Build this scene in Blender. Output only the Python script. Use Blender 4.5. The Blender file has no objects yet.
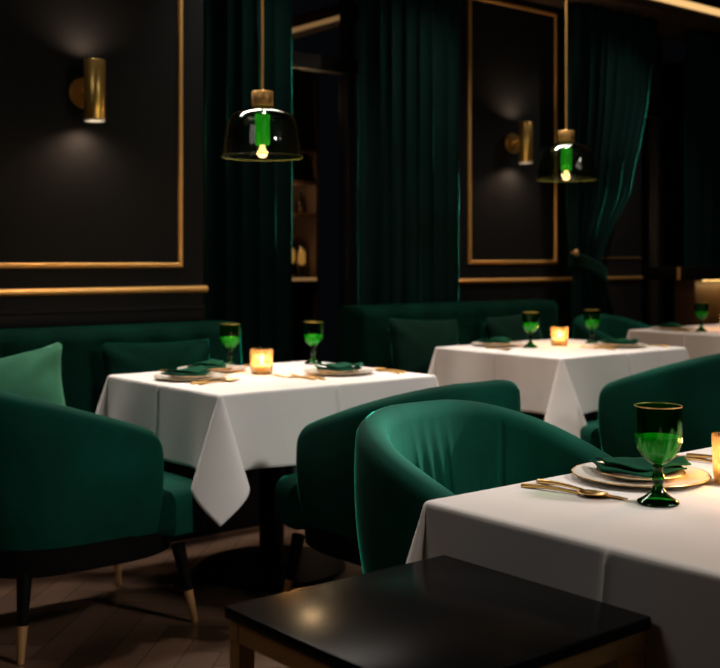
import bpy, bmesh, math, random
from mathutils import Vector, Matrix
random.seed(7)
PI = math.pi
sc = bpy.context.scene
COL = sc.collection

# ------------------------------------------------------------------ materials
def mat_new(name):
    m = bpy.data.materials.new(name); m.use_nodes = True
    nt = m.node_tree; nt.nodes.clear()
    out = nt.nodes.new('ShaderNodeOutputMaterial')
    return m, nt, out

def principled(name, col, rough=0.5, metal=0.0, sheen=0.0, sheen_tint=None, noise=0.0, nscale=20.0,
               bump=0.0, bscale=200.0, coat=0.0, spec=0.5, stretch=None, sheen_rough=0.3):
    m, nt, out = mat_new(name)
    p = nt.nodes.new('ShaderNodeBsdfPrincipled')
    p.inputs['Base Color'].default_value = (*col, 1)
    p.inputs['Roughness'].default_value = rough
    p.inputs['Metallic'].default_value = metal
    p.inputs['Specular IOR Level'].default_value = spec
    p.inputs['Coat Weight'].default_value = coat
    p.inputs['Sheen Weight'].default_value = sheen
    p.inputs['Sheen Roughness'].default_value = sheen_rough
    if sheen_tint: p.inputs['Sheen Tint'].default_value = (*sheen_tint, 1)
    tc = nt.nodes.new('ShaderNodeTexCoord')
    src = tc.outputs['Object']
    if stretch:
        mp = nt.nodes.new('ShaderNodeMapping'); mp.inputs['Scale'].default_value = stretch
        nt.links.new(src, mp.inputs[0]); src = mp.outputs[0]
    if noise > 0:
        n = nt.nodes.new('ShaderNodeTexNoise'); n.inputs['Scale'].default_value = nscale
        n.inputs['Detail'].default_value = 4
        nt.links.new(src, n.inputs['Vector'])
        mx = nt.nodes.new('ShaderNodeMix'); mx.data_type = 'RGBA'
        mx.inputs['A'].default_value = (*[c*(1-noise) for c in col], 1)
        mx.inputs['B'].default_value = (*[min(1, c*(1+noise)) for c in col], 1)
        nt.links.new(n.outputs['Fac'], mx.inputs['Factor'])
        nt.links.new(mx.outputs['Result'], p.inputs['Base Color'])
    if bump > 0:
        n2 = nt.nodes.new('ShaderNodeTexNoise'); n2.inputs['Scale'].default_value = bscale
        nt.links.new(src, n2.inputs['Vector'])
        b = nt.nodes.new('ShaderNodeBump'); b.inputs['Strength'].default_value = bump
        b.inputs['Distance'].default_value = 0.002
        nt.links.new(n2.outputs['Fac'], b.inputs['Height'])
        nt.links.new(b.outputs['Normal'], p.inputs['Normal'])
    nt.links.new(p.outputs[0], out.inputs[0])
    return m

def thin_glass(name, tint, refl=0.5, rough=0.03, frost=None, frost_amt=0.0):
    """tinted see-through glass: transparent body, fresnel reflection, optional frosting"""
    m, nt, out = mat_new(name)
    t = nt.nodes.new('ShaderNodeBsdfTransparent'); t.inputs[0].default_value = (*tint, 1)
    g = nt.nodes.new('ShaderNodeBsdfGlossy'); g.inputs['Roughness'].default_value = rough
    f = nt.nodes.new('ShaderNodeFresnel'); f.inputs['IOR'].default_value = 1.5
    ml = nt.nodes.new('ShaderNodeMath'); ml.operation = 'MULTIPLY'; ml.inputs[1].default_value = refl
    nt.links.new(f.outputs[0], ml.inputs[0])
    body = t.outputs[0]
    if frost:
        tl = nt.nodes.new('ShaderNodeBsdfTranslucent'); tl.inputs[0].default_value = (*frost, 1)
        mx0 = nt.nodes.new('ShaderNodeMixShader'); mx0.inputs[0].default_value = frost_amt
        nt.links.new(t.outputs[0], mx0.inputs[1]); nt.links.new(tl.outputs[0], mx0.inputs[2])
        body = mx0.outputs[0]
    mx = nt.nodes.new('ShaderNodeMixShader')
    nt.links.new(ml.outputs[0], mx.inputs[0])
    nt.links.new(body, mx.inputs[1]); nt.links.new(g.outputs[0], mx.inputs[2])
    nt.links.new(mx.outputs[0], out.inputs[0])
    return m

def emit(name, col, strength):
    m, nt, out = mat_new(name)
    e = nt.nodes.new('ShaderNodeEmission'); e.inputs[0].default_value = (*col, 1); e.inputs[1].default_value = strength
    nt.links.new(e.outputs[0], out.inputs[0])
    return m

def wood_floor(name):
    m, nt, out = mat_new(name)
    p = nt.nodes.new('ShaderNodeBsdfPrincipled')
    geo = nt.nodes.new('ShaderNodeNewGeometry')
    uv = nt.nodes.new('ShaderNodeUVMap')
    mp = nt.nodes.new('ShaderNodeMapping'); mp.inputs['Scale'].default_value = (3, 40, 1)
    ad = nt.nodes.new('ShaderNodeVectorMath'); ad.operation = 'ADD'
    sc_ = nt.nodes.new('ShaderNodeVectorMath'); sc_.operation = 'SCALE'; sc_.inputs['Scale'].default_value = 37.0
    cb = nt.nodes.new('ShaderNodeCombineXYZ')
    nt.links.new(geo.outputs['Random Per Island'], cb.inputs[0]); nt.links.new(geo.outputs['Random Per Island'], cb.inputs[2])
    nt.links.new(cb.outputs[0], sc_.inputs[0])
    nt.links.new(uv.outputs[0], mp.inputs[0]); nt.links.new(mp.outputs[0], ad.inputs[0]); nt.links.new(sc_.outputs[0], ad.inputs[1])
    n = nt.nodes.new('ShaderNodeTexNoise'); n.inputs['Scale'].default_value = 1.5; n.inputs['Detail'].default_value = 6
    nt.links.new(ad.outputs[0], n.inputs['Vector'])
    r1 = nt.nodes.new('ShaderNodeValToRGB')
    r1.color_ramp.elements[0].color = (0.055, 0.028, 0.016, 1); r1.color_ramp.elements[1].color = (0.15, 0.082, 0.05, 1)
    a2 = nt.nodes.new('ShaderNodeMath'); a2.operation = 'MULTIPLY_ADD'; a2.inputs[1].default_value = 0.55; a2.inputs[2].default_value = 0.0
    a3 = nt.nodes.new('ShaderNodeMath'); a3.operation = 'MULTIPLY_ADD'; a3.inputs[1].default_value = 0.5
    nt.links.new(geo.outputs['Random Per Island'], a2.inputs[0])
    nt.links.new(n.outputs['Fac'], a3.inputs[0]); nt.links.new(a2.outputs[0], a3.inputs[2])
    nt.links.new(a3.outputs[0], r1.inputs[0]); nt.links.new(r1.outputs[0], p.inputs['Base Color'])
    p.inputs['Roughness'].default_value = 0.38
    nt.links.new(p.outputs[0], out.inputs[0])
    return m

VELVET = principled('velvet_green', (0.0006, 0.048, 0.031), 0.85, sheen=1.0, sheen_tint=(0.05, 0.85, 0.58), noise=0.75, nscale=4.5,
                    bump=0.25, bscale=350, spec=0.1, sheen_rough=0.15)
VELVET_PILLOW = principled('velvet_pillow', (0.035, 0.15, 0.085), 0.85, sheen=0.8, sheen_tint=(0.25, 0.7, 0.42), noise=0.3, nscale=7,
                    bump=0.25, bscale=350, spec=0.15)
VELVET_BENCH = principled('velvet_bench', (0.0012, 0.018, 0.012), 0.85, sheen=0.7, sheen_tint=(0.01, 0.60, 0.40), noise=0.6, nscale=5, sheen_rough=0.16,
                    bump=0.2, bscale=350, spec=0.03)
VELVET_DARK = principled('velvet_cushion_dark', (0.001, 0.015, 0.010), 0.9, sheen=0.25, sheen_tint=(0.05, 0.5, 0.33), noise=0.3, nscale=7, spec=0.1)
CURTAIN = principled('velvet_curtain', (0.0008, 0.015, 0.0132), 0.75, sheen=1.0, sheen_tint=(0.05, 0.7, 0.55), noise=0.4, nscale=4, spec=0.1, sheen_rough=0.16)
LINEN = principled('white_linen', (0.80, 0.77, 0.745), 0.85, noise=0.04, nscale=9, bump=0.15, bscale=500, spec=0.15, sheen=0.1)
PORCELAIN = principled('white_porcelain', (0.80, 0.76, 0.68), 0.18)
GOLD = principled('brushed_gold', (0.80, 0.50, 0.17), 0.28, metal=1.0, noise=0.08, nscale=60)
BRASS = principled('sconce_brass', (0.92, 0.60, 0.18), 0.30, metal=0.9, noise=0.06, nscale=50)
TRIMGOLD = principled('moulding_gold', (0.85, 0.50, 0.16), 0.42, metal=0.7, noise=0.12, nscale=12)
BRONZE = principled('dark_bronze', (0.48, 0.30, 0.11), 0.36, metal=0.6, noise=0.15, nscale=15)
FERRULE = principled('ferrule_gold', (0.66, 0.38, 0.16), 0.35, metal=0.6)
BLACK = principled('black_lacquer', (0.003, 0.003, 0.003), 0.45, spec=0.12)
BLACKTOP = principled('black_tabletop', (0.0065, 0.0064, 0.0068), 0.22, noise=0.2, nscale=4, spec=0.05)
WALL = principled('charcoal_wall', (0.0078, 0.0088, 0.0094), 0.60, noise=0.06, nscale=3, spec=0.12)
WALLDARK = principled('dark_wall', (0.010, 0.009, 0.009), 0.6)
CEIL = principled('dark_ceiling', (0.02, 0.018, 0.016), 0.8)
CORNICE = principled('cornice_brown', (0.055, 0.036, 0.022), 0.6)
def wax():
    m, nt, out = mat_new('candle_wax')
    a = nt.nodes.new('ShaderNodeBsdfTranslucent'); a.inputs[0].default_value = (1.0, 0.85, 0.6, 1)
    b = nt.nodes.new('ShaderNodeBsdfDiffuse'); b.inputs[0].default_value = (0.92, 0.80, 0.58, 1)
    x = nt.nodes.new('ShaderNodeMixShader'); x.inputs[0].default_value = 0.5
    nt.links.new(a.outputs[0], x.inputs[1]); nt.links.new(b.outputs[0], x.inputs[2]); nt.links.new(x.outputs[0], out.inputs[0])
    return m
WAX = wax()
WICK = principled('wick', (0.02, 0.015, 0.01), 0.9)
FRAME = principled('window_frame_black', (0.012, 0.011, 0.012), 0.4)
FLOOR = wood_floor('herringbone_oak')
FLOORBASE = principled('floor_joint', (0.008, 0.005, 0.004), 0.8)
SHELFW = principled('bar_wood', (0.045, 0.025, 0.014), 0.5, noise=0.3, nscale=10, stretch=(1, 8, 8))
CONSOLEW = principled('console_walnut', (0.085, 0.05, 0.022), 0.45, noise=0.45, nscale=6, stretch=(1.2, 6, .8))
NAPKIN = principled('napkin_green', (0.002, 0.052, 0.026), 0.85, noise=0.2, nscale=15, bump=0.3, bscale=600, spec=0.1)
G_GOBLET = thin_glass('goblet_green_glass', (0.27, 0.74, 0.27), 0.55, 0.03)
G_STEM = thin_glass('goblet_stem_glass', (0.10, 0.42, 0.14), 0.9, 0.04)
G_SHADE = thin_glass('pendant_smoked_green_glass', (0.72, 0.80, 0.72), 0.9, 0.03)
G_TUBE = thin_glass('pendant_green_tube', (0.05, 0.55, 0.06), 0.6, 0.1, frost=(0.08, 0.95, 0.10), frost_amt=0.75)
G_CANDLE = thin_glass('amber_ribbed_glass', (1.0, 0.86, 0.62), 0.7, 0.08, frost=(1.0, 0.82, 0.58), frost_amt=0.06)
G_WINDOW = thin_glass('window_glass', (0.75, 0.78, 0.80), 0.35, 0.01)
G_BOTTLE = thin_glass('bottle_glass', (0.45, 0.35, 0.2), 0.8, 0.05)
def liquid():
    m, nt, out = mat_new('green_drink')
    a = nt.nodes.new('ShaderNodeBsdfTranslucent'); a.inputs[0].default_value = (0.10, 0.85, 0.08, 1)
    b = nt.nodes.new('ShaderNodeBsdfDiffuse'); b.inputs[0].default_value = (0.05, 0.65, 0.05, 1)
    x = nt.nodes.new('ShaderNodeMixShader'); x.inputs[0].default_value = 0.45
    nt.links.new(a.outputs[0], x.inputs[1]); nt.links.new(b.outputs[0], x.inputs[2]); nt.links.new(x.outputs[0], out.inputs[0])
    return m
DRINK = liquid()
LIP = principled('olive_glass_lip', (0.045, 0.056, 0.018), 0.2)
FLAME = emit('candle_flame', (1.0, 0.62, 0.22), 14)
BULB = emit('bulb_glow', (1.0, 0.55, 0.20), 4)
FILAMENT = emit('green_lamp_core', (0.25, 1.0, 0.2), 0.3)
LED = emit('led_strip', (1.0, 0.58, 0.22), 1.0)
LED2 = emit('led_strip_bright', (1.0, 0.58, 0.18), 3.0)
LEDDIM = emit('led_strip_dim', (1.0, 0.50, 0.18), 0.38)
LENS = emit('sconce_lens', (1.0, 0.80, 0.58), 1.6)
LANTERN = emit('lantern_glow', (1.0, 0.55, 0.18), 1.1)

# ------------------------------------------------------------------ mesh helpers
def obj(name, bm, mat, parent=None, loc=(0, 0, 0), rot=(0, 0, 0), smooth=True, angle=40):
    bmesh.ops.recalc_face_normals(bm, faces=bm.faces)
    me = bpy.data.meshes.new(name); bm.to_mesh(me); bm.free()
    if smooth:
        for p in me.polygons: p.use_smooth = True
        try: me.set_sharp_from_angle(angle=math.radians(angle))
        except Exception: pass
    me.materials.append(mat)
    o = bpy.data.objects.new(name, me); COL.objects.link(o)
    o.location = loc; o.rotation_euler = rot
    if parent: o.parent = parent
    return o

def tag(o, label, cat, group=None):
    o['label'] = label; o['category'] = cat
    if group: o['group'] = group
    return o

def thing(name, label, cat, loc=(0, 0, 0), rotz=0.0, group=None):
    o = bpy.data.objects.new(name, None); COL.objects.link(o)
    o.empty_display_size = 0.05
    o.location = loc; o.rotation_euler = (0, 0, rotz)
    return tag(o, label, cat, group)

def struct(o):
    o['kind'] = 'structure'; return o

def dup(root, loc, rotz, label, group=None):
    r = root.copy(); COL.objects.link(r); r.location = loc; r.rotation_euler = (0, 0, rotz); r['label'] = label
    if group: r['group'] = group
    for ch in list(root.children):
        c = ch.copy(); COL.objects.link(c); c.parent = r
        for g in list(ch.children):
            d = g.copy(); COL.objects.link(d); d.parent = c
    return r

def box(bm, x0, x1, y0, y1, z0, z1, bev=0.0, seg=2):
    r = bmesh.ops.create_cube(bm, size=1)
    vs = r['verts']
    for v in vs:
        v.co = Vector(((x0+x1)/2 + v.co.x*(x1-x0), (y0+y1)/2 + v.co.y*(y1-y0), (z0+z1)/2 + v.co.z*(z1-z0)))
    if bev > 0:
        es = set()
        for v in vs: es.update(v.link_edges)
        bmesh.ops.bevel(bm, geom=list(es), offset=bev, segments=seg, profile=0.5, affect='EDGES')
    return bm

def lathe(bm, prof, n=48, cx=0, cy=0, flutes=0, famp=None, close_bottom=True, close_top=True):
    """prof: list of (r, z) revolve about z"""
    rings = []
    for (r, z) in prof:
        ring = []
        for i in range(n):
            a = 2*PI*i/n
            rr = r
            if flutes and famp: rr = r*(1 + famp(z)*math.cos(flutes*a))
            ring.append(bm.verts.new((cx + rr*math.cos(a), cy + rr*math.sin(a), z)))
        rings.append(ring)
    for k in range(len(rings)-1):
        for i in range(n):
            j = (i+1) % n
            bm.faces.new((rings[k][i], rings[k][j], rings[k+1][j], rings[k+1][i]))
    if close_bottom: bm.faces.new(rings[0][::-1])
    if close_top: bm.faces.new(rings[-1])
    return bm

def tube(bm, pts, rad, n=12, caps=True):
    """pts: list of Vector, rad: float or list"""
    pts = [Vector(p) for p in pts]
    rads = rad if isinstance(rad, (list, tuple)) else [rad]*len(pts)
    rings = []
    prev = None
    for i, p in enumerate(pts):
        d = (pts[min(i+1, len(pts)-1)] - pts[max(i-1, 0)]).normalized()
        ref = Vector((0, 0, 1)) if abs(d.z) < 0.9 else Vector((1, 0, 0))
        if prev is not None: ref = prev
        a = (ref - d*ref.dot(d)).normalized(); prev = a
        b = d.cross(a)
        rings.append([bm.verts.new(p + (a*math.cos(2*PI*k/n) + b*math.sin(2*PI*k/n))*rads[i]) for k in range(n)])
    for k in range(len(rings)-1):
        for i in range(n):
            j = (i+1) % n
            bm.faces.new((rings[k][i], rings[k][j], rings[k+1][j], rings[k+1][i]))
    if caps: bm.faces.new(rings[0][::-1]); bm.faces.new(rings[-1])
    return bm

def grid(bm, nu, nv, f, closed_u=False):
    vs = [[bm.verts.new(f(i, j)) for j in range(nv)] for i in range(nu)]
    for i in range(nu if closed_u else nu-1):
        for j in range(nv-1):
            a = vs[i][j]; b = vs[(i+1) % nu][j]; c = vs[(i+1) % nu][j+1]; d = vs[i][j+1]
            bm.faces.new((a, b, c, d))
    return vs

def smooth01(t):
    t = max(0, min(1, t)); return t*t*(3-2*t)

def add_mod_solid(o, t, off=0):
    m = o.modifiers.new('thickness', 'SOLIDIFY'); m.thickness = t; m.offset = off; return o

def add_sub(o, lv=2):
    m = o.modifiers.new('round', 'SUBSURF'); m.levels = lv; m.render_levels = lv; return o

def light_spot(name, loc, target, power, size_deg, blend=0.9, col=(1, .82, .62), radius=0.05):
    l = bpy.data.lights.new(name, 'SPOT'); l.energy = power; l.color = col; l.spot_size = math.radians(size_deg); l.spot_blend = blend
    l.shadow_soft_size = radius
    o = bpy.data.objects.new(name, l); COL.objects.link(o); o.location = loc
    d = Vector(target) - Vector(loc); o.rotation_euler = d.to_track_quat('-Z', 'Y').to_euler()
    return o

def light_point(name, loc, power, col=(1, .6, .28), radius=0.02):
    l = bpy.data.lights.new(name, 'POINT'); l.energy = power; l.color = col; l.shadow_soft_size = radius
    o = bpy.data.objects.new(name, l); COL.objects.link(o); o.location = loc
    return o

def light_area(name, loc, target, power, sx, sy, col=(1, .9, .8)):
    l = bpy.data.lights.new(name, 'AREA'); l.shape = 'RECTANGLE'; l.size = sx; l.size_y = sy; l.energy = power; l.color = col
    o = bpy.data.objects.new(name, l); COL.objects.link(o); o.location = loc
    d = Vector(target) - Vector(loc); o.rotation_euler = d.to_track_quat('-Z', 'Y').to_euler()
    return o

# ------------------------------------------------------------------ camera (eye of a seated guest, looking diagonally at the window wall)
cam_d = bpy.data.cameras.new('camera'); cam = bpy.data.objects.new('camera', cam_d); COL.objects.link(cam)
cam.location = (0, 0, 1.2)
cam.rotation_euler = (PI/2, 0, -math.atan2(0.635, 0.773))
cam_d.sensor_fit = 'HORIZONTAL'; cam_d.sensor_width = 36; cam_d.lens = 55.0
cam_d.shift_y = -74/720
cam_d.clip_start = 0.05
cam_d.dof.use_dof = True; cam_d.dof.focus_distance = 2.35; cam_d.dof.aperture_fstop = 5.0
sc.camera = cam

# ------------------------------------------------------------------ the room
V1, V2 = 4.75, 5.20           # wall left of the first window / wall between the windows
VW = 5.36                     # window plane
CH = 3.30                     # ceiling
U0, U1, VB = -1.6, 10.0, -2.2

bm = bmesh.new(); uvl = bm.loops.layers.uv.new('UVMap')
r = bmesh.ops.create_grid(bm, x_segments=1, y_segments=1, size=0.5)
for v in r['verts']:
    v.co = Vector((U0 + (v.co.x+.5)*(U1-U0), VB + (v.co.y+.5)*(9.6-VB), -0.002))
# herringbone planks
pl, pw, gap = 0.56, 0.112, 0.0015
ca = math.cos(PI/4); sa = math.sin(PI/4)
def plank(x0, y0, x1, y1):
    cs = [(x0+gap, y0+gap), (x1-gap, y0+gap), (x1-gap, y1-gap), (x0+gap, y1-gap)]
    pts = [(ca*x - sa*y + 3.0, sa*x + ca*y + 2.0) for x, y in cs]
    cx = sum(p[0] for p in pts)/4; cy = sum(p[1] for p in pts)/4
    if not (-1.2 < cx < 9.6 and -1.8 < cy < 5.0): return
    vs = [bm.verts.new((p[0], p[1], 0)) for p in pts]
    f = bm.faces.new(vs); f.material_index = 1
    w, h = x1-x0, y1-y0
    uvs = [(0, 0), (w, 0), (w, h), (0, h)]
    if h > w: uvs = [(0, 0), (0, w), (h, w), (h, 0)]
    for lp, q in zip(f.loops, uvs): lp[uvl].uv = q
N = int(pl/pw)
for i in range(-80, 80):
    for k in range(-14, 14):
        bx = i*pw + k*2*pl; by = i*pw
        # classic herringbone unit
        plank(bx, by, bx+pl, by+pw)
        plank(bx+pl, by - pl + pw, bx+pl+pw, by + pw)
fl = obj('floor', bm, FLOORBASE, smooth=False); fl.data.materials.append(FLOOR); struct(fl)

bm = bmesh.new(); box(bm, U0, U1, VB, 5.6, CH, CH+0.1); struct(obj('ceiling', bm, CEIL, smooth=False))
bm = bmesh.new(); box(bm, U0-.1, U0, VB, 9.6, 0, CH); struct(obj('wall_left', bm, WALL, smooth=False))
bm = bmesh.new(); box(bm, U1, U1+.1, VB, 9.6, 0, CH); struct(obj('wall_right', bm, WALLDARK, smooth=False))
bm = bmesh.new(); box(bm, U0, U1, VB-.1, VB, 0, CH); struct(obj('wall_front', bm, WALLDARK, smooth=False))
PE1 = 2.89; P2a, P2b = 5.04, 6.42; P3a, P3b = 7.0, 7.20
bm = bmesh.new(); box(bm, U0, PE1, V1, VW+.1, 0, CH, .004); struct(obj('wall_back', bm, WALL, smooth=False))
bm = bmesh.new(); box(bm, P2a, P2b, V2, VW+.1, 0, CH, .004); struct(obj('wall_back', bm, WALL, smooth=False))
bm = bmesh.new(); box(bm, P2b+.001, P3b, V2+.08, VW+.1, 0, CH, .004); struct(obj('wall_back', bm, WALLDARK, smooth=False))

# gold mouldings
def moulding(bm, pts, closed, w=0.026, d=0.016, v=V1):
    """half-round section strip following pts (u,z) on the wall plane v, standing out towards -v, mitred corners"""
    n = len(pts); prof = []
    for k in range(9):
        a = PI*k/8
        prof.append((math.cos(a)*w/2, math.sin(a)*d))
    rings = []
    for i, (u, z) in enumerate(pts):
        p = Vector((u, z))
        if closed or 0 < i < n-1:
            d0 = (p - Vector(pts[i-1])).normalized(); d1 = (Vector(pts[(i+1) % n]) - p).normalized()
            n0 = Vector((-d0.y, d0.x)); n1 = Vector((-d1.y, d1.x))
            m = (n0+n1); m = m/(m.length_squared)*2
        else:
            q = (Vector(pts[1]) - Vector(pts[0])).normalized() if i == 0 else (Vector(pts[-1]) - Vector(pts[-2])).normalized()
            m = Vector((-q.y, q.x))
        rings.append([bm.verts.new((u + m.x*a, v - b, z + m.y*a)) for a, b in prof])
    rng = range(n) if closed else range(n-1)
    for i in rng:
        A = rings[i]; B = rings[(i+1) % n]
        for k in range(8): bm.faces.new((A[k], B[k], B[k+1], A[k+1]))
    if not closed:
        bm.faces.new(rings[0]); bm.faces.new(rings[-1])

bm = bmesh.new(); moulding(bm, [(1.65, 1.175), (2.755, 1.175), (2.755, 2.95), (1.65, 2.95)], True, v=V1)
struct(obj('trim_1', bm, TRIMGOLD))
bm = bmesh.new(); moulding(bm, [(0.30, 1.175), (1.45, 1.175), (1.45, 2.95), (0.30, 2.95)], True, v=V1)
struct(obj('trim_2', bm, TRIMGOLD))
bm = bmesh.new(); moulding(bm, [(U0, 1.055), (PE1+.012, 1.055)], False, w=0.036, d=0.026, v=V1)
struct(obj('trim_3', bm, TRIMGOLD))
bm = bmesh.new(); box(bm, U0, PE1, V1-.014, V1, .955, .975, .003); box(bm, U0, PE1, V1-.008, V1, .90, .955, .002)
struct(obj('trim_4', bm, WALL))
bm = bmesh.new(); moulding(bm, [(5.215, 1.185), (6.085, 1.185), (6.085, 2.955), (5.215, 2.955)], True, w=.028, v=V2)
struct(obj('trim_5', bm, TRIMGOLD))
bm = bmesh.new(); moulding(bm, [(P2a-.004, 1.06), (P2b, 1.06)], False, w=0.032, d=0.024, v=V2)
struct(obj('trim_6', bm, TRIMGOLD))
bm = bmesh.new(); moulding(bm, [(P2b+.01, 1.06), (P3b, 1.06)], False, w=0.028, d=0.024, v=V2+.08)
struct(obj('trim_7', bm, TRIMGOLD))
bm = bmesh.new(); moulding(bm, [(P2b+.01, 1.215), (P3b, 1.215)], False, w=0.012, d=0.010, v=V2+.08)
struct(obj('trim_8', bm, BRONZE))
for nm, a, b, v in (('baseboard_left', U0, PE1, V1), ('baseboard_back', P2a, P2b, V2)):
    bm = bmesh.new(); box(bm, a, b, v-.015, v, 0, .12, .003); struct(obj(nm, bm, WALLDARK))

# windows: black steel frames with dark panes
def window(n, u0, u1, mull, transom):
    fr = bmesh.new()
    box(fr, u0, u0+.06, VW-.04, VW+.04, 0, CH); box(fr, u1-.06, u1, VW-.04, VW+.04, 0, CH)
    box(fr, u0, u1, VW-.04, VW+.04, 0, .10); box(fr, u0, u1, VW-.04, VW+.04, CH-.12, CH)
    for m in mull: box(fr, m-.028, m+.028, VW-.045, VW+.045, .10, CH-.12, .004)
    box(fr, u0, u1, VW-.05, VW+.04, transom-.045, transom+.045, .004)
    o = struct(obj('window_%d' % n, fr, FRAME, smooth=False))
    g = bmesh.new(); box(g, u0+.05, u1-.05, VW-.004, VW+.004, .05, CH-.06)
    obj('pane', g, G_WINDOW, o, smooth=False)
window(1, PE1, P2a, [4.30], 2.40)
window(2, P3b, U1, [7.50, 8.6], 2.40)

# cornice with a gold LED cove along the window wall
bm = bmesh.new()
box(bm, PE1, U1, 4.78, 5.35, CH-.29, CH-.16, .004)
box(bm, PE1, U1, 4.76, 4.80, CH-.30, CH-.25, .003)
struct(obj('trim_9', bm, CORNICE))
bm = bmesh.new(); box(bm, PE1+.02, U1-.02, 4.770, 4.7805, CH-.225, CH-.175)
t = obj('led_strip', bm, LED); tag(t, 'warm glowing light strip along the ceiling cornice above the curtains', 'light strip')

# ------------------------------------------------------------------ curtains
def curtain(name, label, u0, u1, v, pleats, amp=.075, z0=0.01, z1=CH-.295, edge=None, group=None, seed=1):
    rnd = random.Random(seed)
    nu, nz = pleats*14+1, 60
    ph = [rnd.uniform(-.5, .5) for _ in range(pleats+2)]
    am = [rnd.uniform(.65, 1.25) for _ in range(pleats+2)]
    bm = bmesh.new()
    def f(i, j):
        t = i/(nu-1); z = z0 + (z1-z0)*j/(nz-1)
        a, b = (u0, u1) if edge is None else edge(z)
        q = t*pleats; k = int(q)
        p = ph[k]*(1-(q-k)) + ph[min(k+1, pleats)]*(q-k)
        A = am[k]*(1-(q-k)) + am[min(k+1, pleats)]*(q-k)
        x = 2*PI*q + p*1.2 + .25*math.sin(z*1.1+q)
        w = math.sin(x)
        sq = min(1.15, .5 + .5*(b-a)/max(1e-6, (u1-u0)))
        yy = amp*A*(w + .22*math.sin(2*x+.9))*sq
        return Vector((a + (b-a)*t + .012*math.sin(2*x)*sq, v + yy, z))
    grid(bm, nu, nz, f)
    o = obj(name, bm, CURTAIN, angle=80); add_mod_solid(o, .006)
    return tag(o, label, 'curtain', group)
curtain('curtain', 'straight dark green velvet curtain beside the left wall panel, behind the left pendant lamp', 2.93, 3.57, 5.0, 6, seed=3)
curtain('curtain', 'straight dark green velvet curtain between the dark window and the narrow gold-framed wall panel', 4.15, 4.93, 5.035, 7, seed=5, amp=.06)
curtain('curtain', 'far right straight dark green velvet curtain above the lit console counter', 7.44, 9.3, 5.02, 15, amp=.055, seed=8)
def lerp_tab(tab, z):
    for (za, a), (zb, b) in zip(tab, tab[1:]):
        if za <= z <= zb: return a + (b-a)*smooth01((z-za)/(zb-za))*0.35 + (b-a)*((z-za)/(zb-za))*0.65
    return tab[0][1] if z < tab[0][0] else tab[-1][1]
RT = [(0, 6.62), (.6, 6.55), (1.02, 6.40), (1.17, 6.33), (1.30, 6.38), (1.72, 6.68), (2.4, 6.88), (3.16, 7.02)]
LT = [(0, 6.05), (.6, 6.08), (1.17, 6.08), (1.40, 6.03), (1.8, 6.0), (3.2, 5.99)]
curtain('curtain', 'dark green velvet curtain tied back to one side beside the narrow gold-framed panel', 5.99, 7.02, 5.02, 9,
        edge=lambda z: (lerp_tab(LT, z), lerp_tab(RT, z)), seed=11, amp=.06)
# tieback
tb = thing('curtain_tieback', 'dark green fabric tieback band looped round the gathered curtain', 'tieback', (6.20, 5.0, 1.15))
bm = bmesh.new()
def ftb(i, j):
    a = 2*PI*i/40
    w = (j/5-.5)*.10
    return Vector((.155*math.cos(a), .11*math.sin(a), w + .07*-math.cos(a) - .02))
grid(bm, 40, 6, ftb, closed_u=True)
o = obj('band', bm, VELVET_DARK, tb); add_mod_solid(o, .012)
bm = bmesh.new(); lathe(bm, [(.006, -.03), (.010, .0), (.024, .012), (.026, .022), (.018, .032), (.001, .034)], 20)
obj('knob', bm, BRONZE, tb, (-.19, -.03, .10), (PI/2, 0, 0))

# ------------------------------------------------------------------ banquettes
def banquette(label, u0, u1, vback, depth, ztop=.90, ch=.25, group='banquettes'):
    L = u1-u0
    t = thing('banquette', label, 'banquette', (u0, vback, 0), 0, group)
    vb = -.26                      # front face of the backrest at the top (local y, back at 0)
    n = max(1, round(L/ch)); w = L/n
    bm = bmesh.new()
    per = 12; nu = n*per+1
    prof = []                      # (y, z, scallop weight)
    for k in range(16): prof.append((vb-.045+.035*k/15, .40 + (ztop-.07-.40)*k/15, min(1, .3+k/6)))
    for k in range(1, 9):
        a = PI/2*k/8; prof.append((vb-.01+.07*(1-math.cos(a)), ztop-.07+.07*math.sin(a), 1-.75*k/8))
    prof.append((-.05, ztop, .15)); prof.append((-.012, ztop-.012, 0)); prof.append((0, ztop-.04, 0)); prof.append((0, .05, 0))
    def f(i, j):
        y, z, s = prof[j]
        x = i*L/(nu-1); ph = (x/w) % 1.0
        sc_ = math.sin(PI*ph)**.8 if 0 < ph < 1 else 0
        dz = -.012*(1-sc_)*s if z > ztop-.04 else 0
        return Vector((x, y + .045*(1-sc_)*s, z + dz))
    vs = grid(bm, nu, len(prof), f)
    bm.faces.new([v for v in vs[0]]); bm.faces.new([v for v in vs[-1]][::-1])
    obj('backrest', bm, VELVET_BENCH, t, angle=75)
    # seat cushion
    bm = bmesh.new(); box(bm, .005, L-.005, -depth, vb-.02, .30, .455, .045, 5); obj('seat', bm, VELVET_BENCH, t)
    bm = bmesh.new(); box(bm, .03, L-.03, -depth+.05, -.03, 0, .30, .006); obj('plinth', bm, BLACK, t)
    return t
banquette('dark green channel-tufted banquette under the left wall panel', .55, 2.95, V1-.02, .66)
banquette('dark green channel-tufted banquette behind the middle table, under the narrow panel', 3.88, 5.52, 4.93, .62, ztop=.94)

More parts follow.
